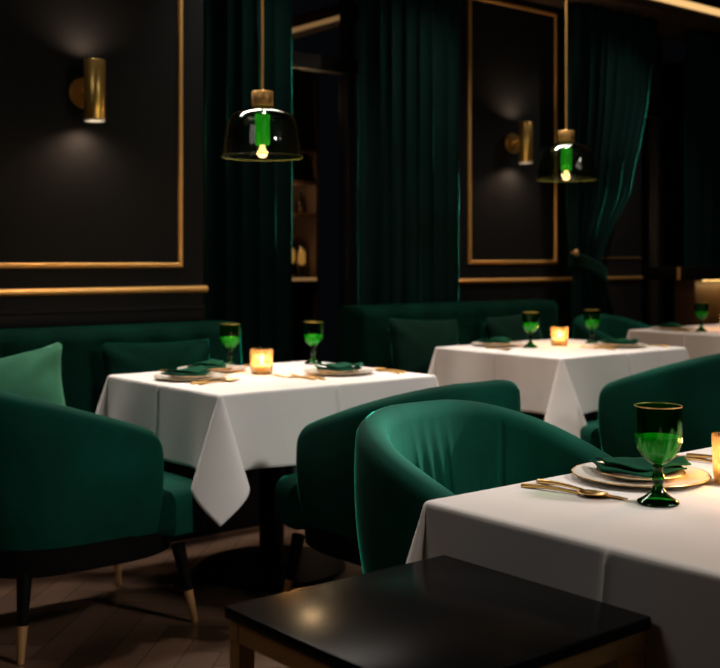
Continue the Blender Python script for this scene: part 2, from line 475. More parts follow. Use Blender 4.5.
def pillow(label, loc, rot, w, h, d, mat, seed=0, corner=.10):
    rnd = random.Random(seed)
    bm = bmesh.new(); n = 22
    wr = [(rnd.uniform(-1, 1), rnd.uniform(-1, 1), rnd.uniform(-PI, PI)) for _ in range(5)]
    def pt(i, j, s):
        a = -1 + 2*i/(n-1); b = -1 + 2*j/(n-1)
        ea = 1 - .09*(1-b*b)*0 ; 
        x = a*w/2*(1 - corner*(1-abs(a))*0 - corner*.55*(1-b*b)**1*abs(a)**3)
        z = b*h/2*(1 - corner*.55*(1-a*a)*abs(b)**3)
        th = d/2*max(0, (1-a*a))**.45*max(0, (1-b*b))**.45
        th *= 1 + .05*sum(math.sin(3*wx*a + 4*wz*b + p) for wx, wz, p in wr)/2
        # creases running in from the corners
        cr = .018*math.sin(9*(abs(a)-abs(b)))*math.exp(-3*((1-abs(a))**2+(1-abs(b))**2))
        return Vector((x, s*(th+cr*(th > .01)), z))
    A = grid(bm, n, n, lambda i, j: pt(i, j, -1)); B = grid(bm, n, n, lambda i, j: pt(i, j, 1))
    bmesh.ops.remove_doubles(bm, verts=bm.verts, dist=.0005)
    o = obj('cushion', bm, mat, None, loc, rot, angle=180)
    return tag(o, label, 'cushion')
pillow('pale green square velvet cushion at the left end of the banquette behind the left armchair', (1.675, 4.20, .645), (math.radians(-16), math.radians(-12), math.radians(-36)), .48, .40, .27, VELVET_PILLOW, 1, .24)
pillow('dark green oblong cushion on the banquette behind the left table', (2.42, 4.34, .655), (math.radians(-13), math.radians(1), math.radians(2)), .56, .38, .15, VELVET_BENCH, 2)
pillow('dark green cushion nearest the left end of the middle banquette', (4.16, 4.48, .67), (math.radians(-13), math.radians(3), math.radians(-3)), .50, .42, .16, VELVET_DARK, 3)
pillow('dark green cushion leaning on the middle banquette behind the green goblet', (4.92, 4.50, .67), (math.radians(-13), math.radians(-3), math.radians(3)), .48, .42, .16, VELVET_DARK, 4)

# ------------------------------------------------------------------ barrel armchair (faces +Y)
def make_chair(label, loc, rotz):
    t = thing('armchair', label, 'armchair', loc, rotz, 'green velvet barrel armchairs')
    bm = bmesh.new()
    R, YF, EB = .297, .19, .345            # half width of the shell's centre line, arm front, back depth
    # centre line: straight arm, half ellipse, straight arm
    path = []
    for k in range(13): path.append((R, YF - YF*k/12*1.0))
    for k in range(1, 48):
        a = PI*k/48; e = 2/2.6
        ca_, sa_ = math.cos(a), math.sin(a)
        path.append((R*math.copysign(abs(ca_)**e, ca_), -EB*abs(sa_)**e))
    for k in range(13): path.append((-R, YF*k/12))
    # cumulative
    P = [Vector((x, y)) for x, y in path]; n = len(P)
    S = [0.0]
    for i in range(1, n): S.append(S[-1] + (P[i]-P[i-1]).length)
    T = S[-1]
    # resample finely near the ends for the rounded front corners
    st = [0, .004, .012, .022, .034, .048, .064]
    mid = [.064 + (T-.128)*k/240 for k in range(1, 240)]
    stations = st + mid + [T-s for s in st[::-1]]
    def at(s):
        for i in range(1, n):
            if S[i] >= s - 1e-9:
                q = (s-S[i-1])/max(1e-9, S[i]-S[i-1]); p = P[i-1].lerp(P[i], q)
                i0 = max(0, i-2); i1 = min(n-1, i+1)
                d = (P[i1]-P[i0]).normalized(); return p, d
        return P[-1], (P[-1]-P[-2]).normalized()
    ZB = .325
    def ring(s):
        p, d = at(s); nrm = Vector((d.y, -d.x))   # outward?
        if nrm.dot(p - Vector((0, -.02))) < 0: nrm = -nrm
        e = min(s, T-s); tt = min(1, e/(T/2)); 
        g_ = max(0, min(1, (.19-p.y)/.53)); h = .645 + .178*g_**.9
        rc = .055
        if e < rc: h -= rc - math.sqrt(max(0, rc*rc - (rc-e)**2))
        th = .036 + .006*smooth01(tt*1.5)
        if e < .03: th *= .45 + .55*math.sqrt(max(0, 1-(1-e/.03)**2))
        out = []
        side = s < T/2
        # creases in the inside of the back, near the arm
        def crease(q):
            c = 0
            for c0, a0 in ((.452, .7), (.482, 1), (.510, 1), (.540, .8)):
                x = (s/T - (c0 + .03*(1-q)))/.0075
                c += a0*math.exp(-x*x)
            return c*.010*smooth01((q-.15)/.3)*smooth01((.97-q)/.25)
        seam = (math.exp(-((s/T-.68)/.004)**2) + math.exp(-((s/T-.32)/.004)**2))*.004
        # outer wall, up
        no = 12
        for k in range(no+1):
            q = k/no; z = ZB + (h-th-ZB)*q
            off = th - .040*(1-q)**1.6 + .010*math.sin(PI*q)
            out.append((p + nrm*off, z))
        # rolled rim
        for k in range(1, 10):
            a = PI*k/10
            out.append((p + nrm*(th*math.cos(a)), h-th + th*math.sin(a)))
        for k in range(no+1):
            q = 1-k/no; z = ZB + (h-th-ZB)*q
            off = -th - .035*(1-q)**1.3 - .012*math.sin(PI*q) - crease(q) + seam
            out.append((p + nrm*off, z))
        return [bm.verts.new((c.x, c.y, z)) for c, z in out]
    rings = [ring(s) for s in stations]
    m = len(rings[0])
    for i in range(len(rings)-1):
        for k in range(m):
            kk = (k+1) % m
            bm.faces.new((rings[i][k], rings[i+1][k], rings[i+1][kk], rings[i][kk]))
    bm.faces.new(rings[0]); bm.faces.new(rings[-1][::-1])
    obj('shell', bm, VELVET, t, angle=70)
    # seat cushion, superellipse plan
    bm = bmesh.new(); n_ = 120
    lay = [(.93, .300), (.985, .312), (1.0, .34), (1.0, .41), (.985, .435), (.95, .450), (.88, .459), (.6, .467), (.25, .470)]
    rr = []
    for sc_, z in lay:
        row = []
        for i in range(n_):
            a = 2*PI*i/n_; e = 2/5.5
            c, s = math.cos(a), math.sin(a)
            y = .345*math.copysign(abs(s)**e, s)*sc_
            wx = .258 + .062*smooth01((y+.060-.195)/.03)
            x = wx*math.copysign(abs(c)**e, c)*sc_
            row.append(bm.verts.new((x, y+.060, z)))
        rr.append(row)
    for k in range(len(rr)-1):
        for i in range(n_): bm.faces.new((rr[k][i], rr[k][(i+1) % n_], rr[k+1][(i+1) % n_], rr[k+1][i]))
    bm.faces.new(rr[0][::-1]); bm.faces.new(rr[-1])
    obj('seat', bm, VELVET, t)
    # dark base under the shell
    bm = bmesh.new()
    for sc_, z in ((.90, .245), (.93, .25), (.96, .315)): pass
    rows = []
    for sc_, z in ((.94, .245), (.97, .251), (.99, .330)):
        row = []
        for i in range(n_):
            a = 2*PI*i/n_; e = 2/3.2; c, s = math.cos(a), math.sin(a)
            row.append(bm.verts.new((.30*math.copysign(abs(c)**e, c)*sc_, .335*math.copysign(abs(s)**e, s)*sc_ - .01, z)))
        rows.append(row)
    for k in range(2):
        for i in range(n_): bm.faces.new((rows[k][i], rows[k][(i+1) % n_], rows[k+1][(i+1) % n_], rows[k+1][i]))
    bm.faces.new(rows[0][::-1]); bm.faces.new(rows[-1])
    obj('base', bm, BLACK, t)
    for sx, sy in ((1, 1), (-1, 1), (-1, -1), (1, -1)):
        top = Vector((.235*sx, .290 if sy > 0 else -.235, .26)); bot = Vector((.27*sx, .335 if sy > 0 else -.262, .0))
        md = bot.lerp(top, .105/.25)
        bm = bmesh.new(); tube(bm, [md, top], [.0165, .024], 14); lg = obj('leg', bm, BLACK, t)
        bm = bmesh.new(); tube(bm, [bot + Vector((0, 0, .001)), md], [.0105, .0167], 14); f_ = obj('leg_tip', bm, FERRULE, lg); f_['label'] = 'gold ferrule'
    return t
R_ = math.radians
chairA = make_chair('green velvet barrel armchair at the left edge, turned side-on to the left table', (1.555, 3.43, 0), R_(-90))
dup(chairA, (2.445, 2.745, 0), R_(0), 'green velvet barrel armchair seen from behind, at the near side of the left table').scale = (.95, 1, 1)
dup(chairA, (1.975, 1.815, 0), R_(180), 'large green velvet barrel armchair facing the viewer behind the nearest table, open towards its plate')
dup(chairA, (4.195, 2.88, 0), R_(0), 'green velvet barrel armchair seen from behind, at the right edge before the middle table')
dup(chairA, (6.10, 4.54, 0), R_(180), 'small distant green velvet armchair below the tied curtain, behind the far right table')

# ------------------------------------------------------------------ tables and tablecloths
TZ = .75
def make_table(label, loc, hx, hy):
    t = thing('dining_table', label, 'table', (loc[0], loc[1], 0), 0, 'pedestal dining tables under cloths')
    bm = bmesh.new(); box(bm, -hx+.004, hx-.004, -hy+.004, hy-.004, TZ-.03, TZ-.004, .004); obj('tabletop', bm, BLACK, t)
    bm = bmesh.new(); lathe(bm, [(.06, .03), (.052, .045), (.048, .08), (.048, .68), (.12, .715), (.12, TZ-.03)], 32); obj('pedestal', bm, BLACK, t)
    bm = bmesh.new(); lathe(bm, [(.285, .0), (.29, .006), (.285, .016), (.20, .026), (.06, .034)], 56); obj('base_plate', bm, BLACK, t)
    return t

def cloth_mesh(hx, hy, o, seed, wav=1.0):
    rnd = random.Random(seed)
    bm = bmesh.new()
    def axis(h):
        a = []
        n1 = 26; n2 = 44
        for i in range(n1): a.append(-h-o + o*i/n1)
        for i in range(n2+1): a.append(-h + 2*h*i/n2)
        for i in range(1, n1+1): a.append(h + o*i/n1)
        # extra samples close to the edges for the soft bend and the middle for the crease
        for e in (-h, h):
            for d in (-.016, -.008, -.004, .004, .008, .016): a.append(e+d)
        for d in (-.008, -.004, .004, .008): a.append(d)
        return sorted(set(round(x, 5) for x in a))
    X, Y = axis(hx), axis(hy)
    ph = [rnd.uniform(0, 2*PI) for _ in range(8)]
    er = .010
    def drop(d):      # outward, down for an overhang d past the edge
        if d <= 0: return 0.0, 0.0
        if d < er*1.57:
            a = d/er; return er*math.sin(a), er*(1-math.cos(a))
        q = d - er*1.57
        return er + q*.075, er + q*.99
    def wave(s, side, q):
        w = .6*math.sin(s*9 + ph[side]) + .4*math.sin(s*17 + ph[side+4])
        cr = math.exp(-(s/.005)**2)*.006*min(1, q/.03)
        return wav*.028*w*(q/o)**1.1 + cr
    def f(i, j):
        x, y = X[i], Y[j]
        dx, dy = abs(x)-hx, abs(y)-hy
        sx, sy = math.copysign(1, x), math.copysign(1, y)
        zt = TZ
        if dx <= 0 and dy <= 0:
            return Vector((x, y, zt))
        if dx > 0 and dy <= 0:
            a, b = drop(dx)
            fade = smooth01(-dy/.12)
            return Vector((sx*(hx + a + wave(y, 0 if x > 0 else 1, dx)*fade), y, zt - b))
        if dy > 0 and dx <= 0:
            a, b = drop(dy)
            fade = smooth01(-dx/.12)
            return Vector((x, sy*(hy + a + wave(x, 2 if y > 0 else 3, dy)*fade), zt - b))
        r = math.hypot(dx, dy); th = math.atan2(dy, dx)/(PI/2)     # 0 at the x side, 1 at the y side
        a, b = drop(r)
        # the corner of the cloth hangs as one flat lappet across the diagonal
        nn = .27*math.sin(PI*th)**1.6
        ss = -.29*math.sin(2*PI*th) + (.07 if sx < 0 and sy < 0 else -.03)*math.sin(PI*th)
        nn *= r; ss *= r
        # base sits on the corner with the same outward lean as the sides
        bx = hx + a*(1-th); by = hy + a*th
        nx = nn*.7071 + -ss*-.7071*1.0; ny = nn*.7071 + ss*.7071
        nx = nn*.7071 - ss*.7071; ny = nn*.7071 + ss*.7071
        # ss<0 leans past the x side, so it must stand outside that face
        return Vector((sx*(bx + nx), sy*(by + ny), zt - b*(1 + .09*math.sin(PI*th)**2)))
    grid(bm, len(X), len(Y), f)
    return bm

def table_set(label, clabel, c, hx, hy, o, seed):
    make_table(label, c, hx, hy)
    ob = obj('tablecloth', cloth_mesh(hx, hy, o, seed), LINEN, None, (c[0], c[1], 0.0008), angle=60)
    add_mod_solid(ob, .0016, 1)
    tag(ob, clabel, 'tablecloth', 'white tablecloths')
T1, T2, T3, T0 = (2.455, 3.53), (4.385, 3.715), (6.33, 3.95), (2.0, 1.08)
table_set('black pedestal table with a round foot, under the left white cloth', 'white tablecloth on the left table with its corner hanging in a point', T1, .485, .40, .272, 1)
table_set('black pedestal table under the middle white cloth', 'white tablecloth on the middle table in front of the tufted banquette', T2, .48, .41, .272, 2)
table_set('black pedestal table under the far right white cloth', 'white tablecloth on the far right table by the lit console', T3, .50, .41, .272, 3)
table_set('black pedestal table under the nearest white cloth', 'white tablecloth on the nearest table at the right, with the large green goblet', T0, .60, .42, .27, 4)

# black side table with a bronze frame
st = thing('side_table', 'low square side table with a black top and bronze metal frame in the foreground', 'side table', (1.137, 1.207, 0))
sx, sy, sz = .232, .222, .672
bm = bmesh.new(); box(bm, -sx, sx, -sy, sy, sz-.019, sz, .003, 3); obj('tabletop', bm, BLACKTOP, st)
bm = bmesh.new()
i_ = .006
for s in (-1, 1):
    box(bm, -sx+i_, sx-i_, s*(sy-i_)-(.024 if s > 0 else 0), s*(sy-i_)+(.024 if s < 0 else 0), sz-.050, sz-.0195, .002)
    box(bm, s*(sx-i_)-(.024 if s > 0 else 0), s*(sx-i_)+(.024 if s < 0 else 0), -sy+.031, sy-.031, sz-.050, sz-.0195, .002)
obj('frame', bm, BRONZE, st, smooth=False)
for s in (-1, 1):
    for q in (-1, 1):
        x0 = s*(sx-i_) - (.028 if s > 0 else 0); y0 = q*(sy-i_) - (.028 if q > 0 else 0)
        bm = bmesh.new(); box(bm, x0, x0+.028, y0, y0+.028, 0, sz-.0505, .002); obj('leg', bm, BRONZE, st, smooth=False)

# ------------------------------------------------------------------ tableware
CZ = TZ + .0026
def make_goblet(label, loc):
    t = thing('goblet', label, 'goblet', (*loc, CZ), 0, 'green glass goblets')
    fa = lambda z: .05*math.exp(-((z-.114)/.026)**2)
    bm = bmesh.new()
    prof = [(.004, .070), (.014, .074), (.026, .083), (.036, .097), (.0405, .115), (.0425, .140), (.0430, .180),
            (.0415, .1805), (.0410, .140), (.0390, .116), (.0345, .099), (.025, .0865), (.012, .0785), (.002, .0770)]
    lathe(bm, prof, 72, flutes=12, famp=fa); obj('bowl', bm, G_GOBLET, t)
    bm = bmesh.new()
    lathe(bm, [(.0365, .0), (.0385, .003), (.037, .006), (.026, .012), (.014, .022), (.0085, .034), (.0115, .042), (.0135, .047), (.0105, .053), (.0080, .060), (.0105, .067), (.010, .070)], 48)
    obj('stem', bm, G_STEM, t)
    bm = bmesh.new(); n = 64
    def f(i, j):
        a = 2*PI*i/n; b = 2*PI*j/8
        return Vector(((.0424+.0011*math.cos(b))*math.cos(a), (.0424+.0011*math.cos(b))*math.sin(a), .1798+.0011*math.sin(b)))
    grid(bm, n, 9, f, closed_u=True); g = obj('rim', bm, GOLD, t); g['label'] = 'thin gold rim'
    bm = bmesh.new()
    lathe(bm, [(.003, .0785), (.012, .080), (.0245, .088), (.0335, .100), (.0378, .116), (.0390, .124), (.030, .1245), (.004, .1245)], 48)
    g = obj('drink', bm, DRINK, t); g['label'] = 'bright green drink'
    return t
gb = make_goblet('large green glass goblet with gold rim on the nearest table', (1.706, 1.214))
for (x, y), l in (((2.50, 3.90), 'green glass goblet on the left table, behind the stacked plates'),
                  ((2.86, 3.80), 'green glass goblet on the left table, right of the lit candle'),
                  ((4.24, 3.79), 'green glass goblet on the middle table, left of its candle'),
                  ((4.72, 3.78), 'green glass goblet on the middle table, below the tied-back curtain'),
                  ((6.03, 3.97), 'green glass goblet on the far right table in front of the console glow')):
    dup(gb, (x, y, CZ), 0.3, l)

def make_plate(label, loc, r=.138, charger=True, z=CZ):
    t = thing('dinner_plate' if charger else 'side_plate', label, 'plate', (*loc, z), 0, 'gold-rimmed dinner plates' if charger else 'small upper plates')
    bm = bmesh.new()
    prof = [(r*.55, 0), (r*.60, .0005), (r*.72, .004), (r*.97, .0105), (r*.995, .0120), (r*.985, .0135), (r*.95, .0128), (r*.70, .0078), (r*.62, .0060), (r*.2, .0050), (.002, .0050)]
    lathe(bm, prof, 80); obj('dish', bm, PORCELAIN, t)
    bm = bmesh.new(); n = 80
    def f(i, j):
        a = 2*PI*i/n; b = 2*PI*j/8; R2 = r*.992 + .0018*math.cos(b)
        return Vector((R2*math.cos(a), R2*math.sin(a), .0127+.0012*math.sin(b)))
    grid(bm, n, 9, f, closed_u=True); g = obj('rim', bm, GOLD, t); g['label'] = 'gold rim'
    return t
PLATES = [((1.868, 1.372), 'on the nearest table behind the large goblet'),
          ((2.135, 3.600), 'on the left table at its left end'),
          ((2.350, 3.800), 'on the left table beside the banquette, partly hidden'),
          ((2.685, 3.40), 'on the left table, right of the candle'),
          ((4.20, 3.98), 'on the middle table beside the banquette'),
          ((4.63, 3.53), 'on the middle table at its right, under a napkin'),
          ((6.03, 4.18), 'on the far right table')]
ZP2 = CZ + .0055
for k, (p, l) in enumerate(PLATES):
    if k == 0:
        big = make_plate('white gold-rimmed dinner plate ' + l, p)
        small = make_plate('small white plate stacked ' + l, p, r=.088, charger=False, z=ZP2)
    else:
        dup(big, (*p, CZ), 0, 'white gold-rimmed dinner plate ' + l)
        dup(small, (*p, ZP2), 0, 'small white plate stacked ' + l)

def make_napkin(label, loc, rotz, z):
    bm = bmesh.new(); n, m = 26, 16
    # two folded leaves, one lying slightly askew on the other, softly sagging over the plate
    for lay, (sk, sw, zz) in enumerate(((0.0, 1.0, 0.0), (.012, .86, .0065))):
        def f(i, j):
            a = -1 + 2*i/(n-1); b = -1 + 2*j/(m-1)
            wd = .056*sw*(1 - .40*max(0, a))*(1 - .12*a*a)
            x = a*.088 + sk
            y = b*wd + .014*a*a - .01*a + sk*.6
            zt = zz + .004 + .010*math.exp(-((a-.15)/.32)**2)*(1-b*b) + .0035*math.sin(5*a+2*b+lay) + .007*a*a + .003*lay
            return Vector((x, y, zt))
        grid(bm, n, m, f)
    o = obj('napkin', bm, NAPKIN, None, (*loc, z), (0, 0, rotz), angle=180)
    add_mod_solid(o, .004, 0)
    return tag(o, label, 'napkin', 'folded green napkins')
ZN = ZP2 + .0095
nk = make_napkin('folded green napkin on the nearest plate, behind the large goblet', (1.868, 1.372), R_(-38), ZN)
for (p, l), rz in zip(PLATES[1:], (20, 40, -30, 10, -35, 25)):
    c = nk.copy(); COL.objects.link(c); c.location = (*p, ZN); c.rotation_euler = (0, 0, R_(rz)); c['label'] = 'folded green napkin on the plate ' + l

# gold cutlery, handles along +Y (handle end at y=0)
def handle(L):
    bm = bmesh.new()
    n = 12
    pts = [Vector((0, L*k/n, .003 + .0035*math.sin(PI*k/n))) for k in range(n+1)]
    rad = [.0030 + .0022*(1-k/n)**1.2 for k in range(n+1)]
    tube(bm, pts, rad, 10); return bm
def make_knife(label, loc, rz):
    t = thing('knife', label, 'knife', (*loc, CZ), rz, 'gold table knives')
    obj('handle', handle(.115), GOLD, t)
    bm = bmesh.new(); n = 14
    for s in (0,):
        def f(i, j):
            k = i/(n-1); y = .112 + .105*k; w = .0095*math.sqrt(max(0, 1-max(0, (k-.72)/.28)**2)) + .0003
            x = -w*.55 + (j/4)*w*1.5
            return Vector((x, y, .0032 + .0008*math.sin(PI*j/4)))
        grid(bm, n, 5, f)
    b = obj('blade', bm, GOLD, t); add_mod_solid(b, .0014)
    return t
def make_spoon(label, loc, rz):
    t = thing('spoon', label, 'spoon', (*loc, CZ), rz, 'gold spoons')
    obj('handle', handle(.125), GOLD, t)
    bm = bmesh.new()
    n = 24; rows = []
    def f(i, j):
        a = 2*PI*i/n; q = j/6
        return Vector((.0205*q*math.cos(a), .147 + .030*q*math.sin(a)*(1 + .1*math.sin(a)), .0012 + .0075*q**2.2))
    grid(bm, n, 7, f, closed_u=True)
    bmesh.ops.remove_doubles(bm, verts=bm.verts, dist=.00005)
    b = obj('bowl', bm, GOLD, t, angle=180); add_mod_solid(b, .0012)
    return t
def make_fork(label, loc, rz):
    t = thing('fork', label, 'fork', (*loc, CZ), rz, 'gold forks')
    obj('handle', handle(.125), GOLD, t)
    bm = bmesh.new()
    def f(i, j):
        k = i/9; w = .0035 + .0085*smooth01(k*1.3)
        return Vector((w*(-1+2*j/6), .122 + .032*k, .0042 - .002*math.sin(PI*k)))
    grid(bm, 10, 7, f)
    for q in range(4):
        x = -.0102 + .0068*q
        def g(i, j):
            k = i/7
            return Vector((x*(1-.03*k) + (j-.5)*.0034*(1-.45*k), .1535 + .045*k, .0042 + .004*k*k))
        grid(bm, 8, 2, g)
    b = obj('head', bm, GOLD, t, angle=180); add_mod_solid(b, .0014)
    return t
kn = make_knife('gold knife beside the plate on the nearest table', (1.678, 1.480), R_(181))
sp = make_spoon('gold spoon beside the knife on the nearest table', (1.622, 1.472), R_(194))
fk = make_fork('gold fork right of the plate on the nearest table', (2.125, 1.465), R_(182))
dup(fk, (2.165, 1.462, CZ), R_(188), 'outer gold fork right of the plate on the nearest table')
# left table
dup(kn, (2.865, 3.24, CZ), R_(3), 'gold knife right of the plate on the left table')
dup(sp, (2.900, 3.25, CZ), R_(1), 'gold spoon right of the plate on the left table')
dup(fk, (2.500, 3.25, CZ), R_(4), 'gold fork between the candle and the right-hand plate on the left table')
dup(fk, (2.47, 3.27, CZ), R_(14), 'outer gold fork in front of the candle on the left table')
dup(kn, (2.04, 3.44, CZ), R_(-88), 'gold knife in front of the left-hand plate on the left table')
dup(sp, (2.05, 3.405, CZ), R_(-80), 'gold spoon in front of the left-hand plate on the left table')
dup(fk, (2.185, 3.925, CZ), R_(182), 'gold fork beside the rear plate on the left table')
dup(kn, (2.58, 3.91, CZ), R_(176), 'gold knife behind the candle on the left table')
# middle table
dup(kn, (4.805, 3.36, CZ), R_(3), 'gold knife right of the plate on the middle table')
dup(fk, (4.45, 3.42, CZ), R_(6), 'gold fork in front of the candle on the middle table')
dup(kn, (4.385, 4.08, CZ), R_(178), 'gold knife beside the rear plate on the middle table')
dup(sp, (4.03, 3.90, CZ), R_(176), 'gold spoon at the left end of the middle table')
# far right table
dup(fk, (5.87, 4.06, CZ), R_(178), 'gold fork at the left end of the far right table')

# candle tumblers
def make_holder(label, loc):
    t = thing('candle_holder', label, 'candle holder', (*loc, CZ), 0, 'ribbed glass candle holders')
    bm = bmesh.new()
    H = .098
    lathe(bm, [(.036, .0), (.040, .002), (.0425, .02), (.0460, H), (.0440, H), (.0400, .02), (.037, .008), (.002, .007)], 96, flutes=24, famp=lambda z: .018 if z < H-.004 else .006)
    obj('glass', bm, G_CANDLE, t)
    return t
def make_candle(label, loc):
    t = thing('candle', label, 'candle', (*loc, CZ+.0075), 0, 'lit candles')
    bm = bmesh.new(); lathe(bm, [(.0335, 0), (.0350, .002), (.0350, .024), (.0335, .027), (.012, .0255), (.002, .025)], 40); obj('wax', bm, WAX, t)
    bm = bmesh.new(); tube(bm, [(0, 0, .024), (.0005, 0, .031), (.002, 0, .035)], .0009, 6); obj('wick', bm, WICK, t)
    bm = bmesh.new()
    lathe(bm, [(.0006, .031), (.0045, .035), (.0062, .041), (.0055, .049), (.0032, .057), (.0012, .063), (.0002, .067)], 18); obj('flame', bm, FLAME, t)
    return t
CND = [((2.445, 3.585), 'on the left table under the large pendant'), ((4.455, 3.78), 'on the middle table'),
       ((1.975, 1.222), 'at the right edge of the nearest table'), ((6.34, 3.98), 'on the far right table')]
for k, (p, l) in enumerate(CND):
    if k == 0:
        ch_ = make_holder('ribbed amber glass candle holder ' + l, p); cn = make_candle('lit candle in the glass holder ' + l, p)
    else:
        dup(ch_, (*p, CZ), .1, 'ribbed amber glass candle holder ' + l); dup(cn, (*p, CZ+.0075), 0, 'lit candle in the glass holder ' + l)
    light_point('candle_light', (p[0], p[1], CZ+.062), 3.3, (1, .52, .20), .012)

# ------------------------------------------------------------------ pendants
def make_pendant(label, loc, zb):
    t = thing('pendant_lamp', label, 'pendant lamp', (loc[0], loc[1], zb), 0, 'green glass pendant lamps')
    bm = bmesh.new()
    o_ = [(.160, 0), (.155, .008), (.149, .055), (.143, .100), (.138, .130), (.128, .154), (.108, .171), (.080, .182), (.055, .190), (.042, .198), (.036, .206)]
    inn = [(r-.003, z) for r, z in o_[::-1]]
    lathe(bm, o_ + inn, 72, close_bottom=False, close_top=False)
    obj('shade', bm, G_SHADE, t, angle=60)
    bm = bmesh.new()
    def lip(i, j):
        a = 2*PI*i/72; b = 2*PI*j/8; q = .1585 + .0019*math.cos(b)
        return Vector((q*math.cos(a), q*math.sin(a), -.0004 + .0019*math.sin(b)))
    grid(bm, 72, 9, lip, closed_u=True); obj('rim', bm, LIP, t)
    bm = bmesh.new(); lathe(bm, [(.0405, .198), (.042, .200), (.042, .252), (.039, .256), (.010, .257)], 40); obj('cap', bm, TRIMGOLD, t)
    bm = bmesh.new(); tube(bm, [(0, 0, .255), (0, 0, CH-.03-zb)], .0055, 10); obj('rod', bm, TRIMGOLD, t)
    bm = bmesh.new(); lathe(bm, [(.05, CH-zb-.03), (.055, CH-zb-.027), (.055, CH-zb-.001)], 30); obj('ceiling_rose', bm, GOLD, t)
    bm = bmesh.new(); lathe(bm, [(.026, .045), (.029, .06), (.029, .19), (.024, .198)], 30, close_bottom=False, close_top=False); obj('socket_tube', bm, G_TUBE, t)
    bm = bmesh.new(); lathe(bm, [(.010, .06), (.011, .075), (.011, .15), (.007, .175)], 20); obj('lamp_core', bm, FILAMENT, t)
    bm = bmesh.new(); lathe(bm, [(.003, -.004), (.012, -.001), (.018, .008), (.019, .016), (.015, .026), (.011, .036), (.010, .046)], 28); obj('bulb', bm, BULB, t)
    light_point('pendant_light', (loc[0], loc[1], zb-.03), 5.0, (1, .66, .34), .025)
    return t
pd = make_pendant('large green glass pendant lamp hanging over the left table', (2.435, 3.565), 1.603)
p2 = dup(pd, (4.52, 3.79, 1.625), 0, 'green glass pendant lamp hanging over the middle table, in front of the tied curtain')
light_point('pendant_light', (4.52, 3.79, 1.595), 5.0, (1, .66, .34), .025)

# ------------------------------------------------------------------ wall sconces
def make_sconce(label, u, v, z):
    t = thing('wall_sconce', label, 'wall sconce', (u, v, z), 0, 'brass cylinder wall sconces')
    so = .125
    bm = bmesh.new(); lathe(bm, [(.070, 0), (.072, .003), (.072, .012), (.069, .016), (.03, .018), (.002, .018)], 48)
    obj('backplate', bm, BRASS, t, (0, 0, 0), (PI/2, 0, 0))
    bm = bmesh.new(); tube(bm, [(0, -.015, 0), (0, -.03, 0), (0, -so+.03, 0)], [.022, .012, .011], 20); obj('arm', bm, BRASS, t)
    bm = bmesh.new()
    lathe(bm, [(.043, -.137), (.046, -.139), (.0475, -.137), (.0475, .137), (.046, .139), (.043, .137), (.042, .125), (.001, .125)], 56, close_bottom=False)
    obj('body', bm, BRASS, t, (0, -so, 0))
    bm = bmesh.new(); lathe(bm, [(.0425, -.134), (.001, -.134)], 40, close_bottom=False); obj('lens', bm, LENS, t, (0, -so, 0))
    bm = bmesh.new(); lathe(bm, [(.0435, -.1405), (.0490, -.1405), (.0490, -.134), (.0435, -.134), (.0435, -.1405)], 40, close_bottom=False, close_top=False); obj('lens_ring', bm, PORCELAIN, t, (0, -so, 0))
    return t
def sconce_lights(u, v, z, p):
    light_spot('sconce_light', (u, v-.10, z-.150), (u, v-.045, z-.5), p, 150, 1.0, (1, .64, .44), .02)
    light_spot('sconce_light', (u, v-.10, z+.150), (u, v-.045, z+.5), p*.8, 150, 1.0, (1, .64, .44), .02)
s1 = make_sconce('brass cylinder wall sconce on the large dark panel at the left', 2.24, V1, 1.97)
dup(s1, (5.63, V2, 2.0), 0, 'brass cylinder wall sconce on the narrow gold-framed panel')
sconce_lights(2.24, V1, 1.97, 7.5); sconce_lights(5.63, V2, 2.0, 7.0)

# ------------------------------------------------------------------ console under the far curtain
cs = thing('console_counter', 'dark console counter with a glowing underside by the far right curtain', 'console', (6.70, 4.64, 0))
bm = bmesh.new(); box(bm, 0, 2.1, -.10, .26, 1.055, 1.15, .006); obj('top', bm, BLACK, cs)
bm = bmesh.new(); box(bm, .36, 2.05, .06, .24, 0, 1.054, .004); obj('body', bm, CONSOLEW, cs)
bm = bmesh.new(); box(bm, .36, 2.05, -.02, .0, 1.046, 1.0545); obj('led_strip', bm, LED2, cs)
bm = bmesh.new(); box(bm, -.004, -.001, -.06, -.035, 1.06, 1.15); obj('edge_plate', bm, TRIMGOLD, cs)

# ------------------------------------------------------------------ back bar seen through the first window
bb = thing('back_bar', 'dim back bar shelving seen through the window behind the left pendant', 'shelving', (4.62, 7.15, 0))
bm = bmesh.new(); box(bm, 0, .82, .26, .29, 0, 2.9); box(bm, 0, .03, 0, .26, 0, 2.9); box(bm, .79, .82, 0, .26, 0, 2.9); obj('carcass', bm, SHELFW, bb, smooth=False)
for z in (.70, 1.06, 1.58, 1.84, 2.10):
    bm = bmesh.new(); box(bm, .031, .789, 0, .255, z-.03, z, .003); obj('shelf', bm, SHELFW, bb, smooth=False)
bm = bmesh.new(); box(bm, .031, .789, -.012, -.001, 1.032, 1.058); g = obj('led_strip', bm, LEDDIM, bb)
bm = bmesh.new(); box(bm, .031, .789, -.008, -.001, 1.565, 1.572); g = obj('led_strip', bm, BRONZE, bb)
def bottle_bm(h, r):
    bm = bmesh.new(); lathe(bm, [(r*.9, 0), (r, .004), (r, h*.58), (r*.8, h*.68), (r*.34, h*.76), (r*.32, h*.97), (r*.36, h)], 20); return bm
rnd = random.Random(4)
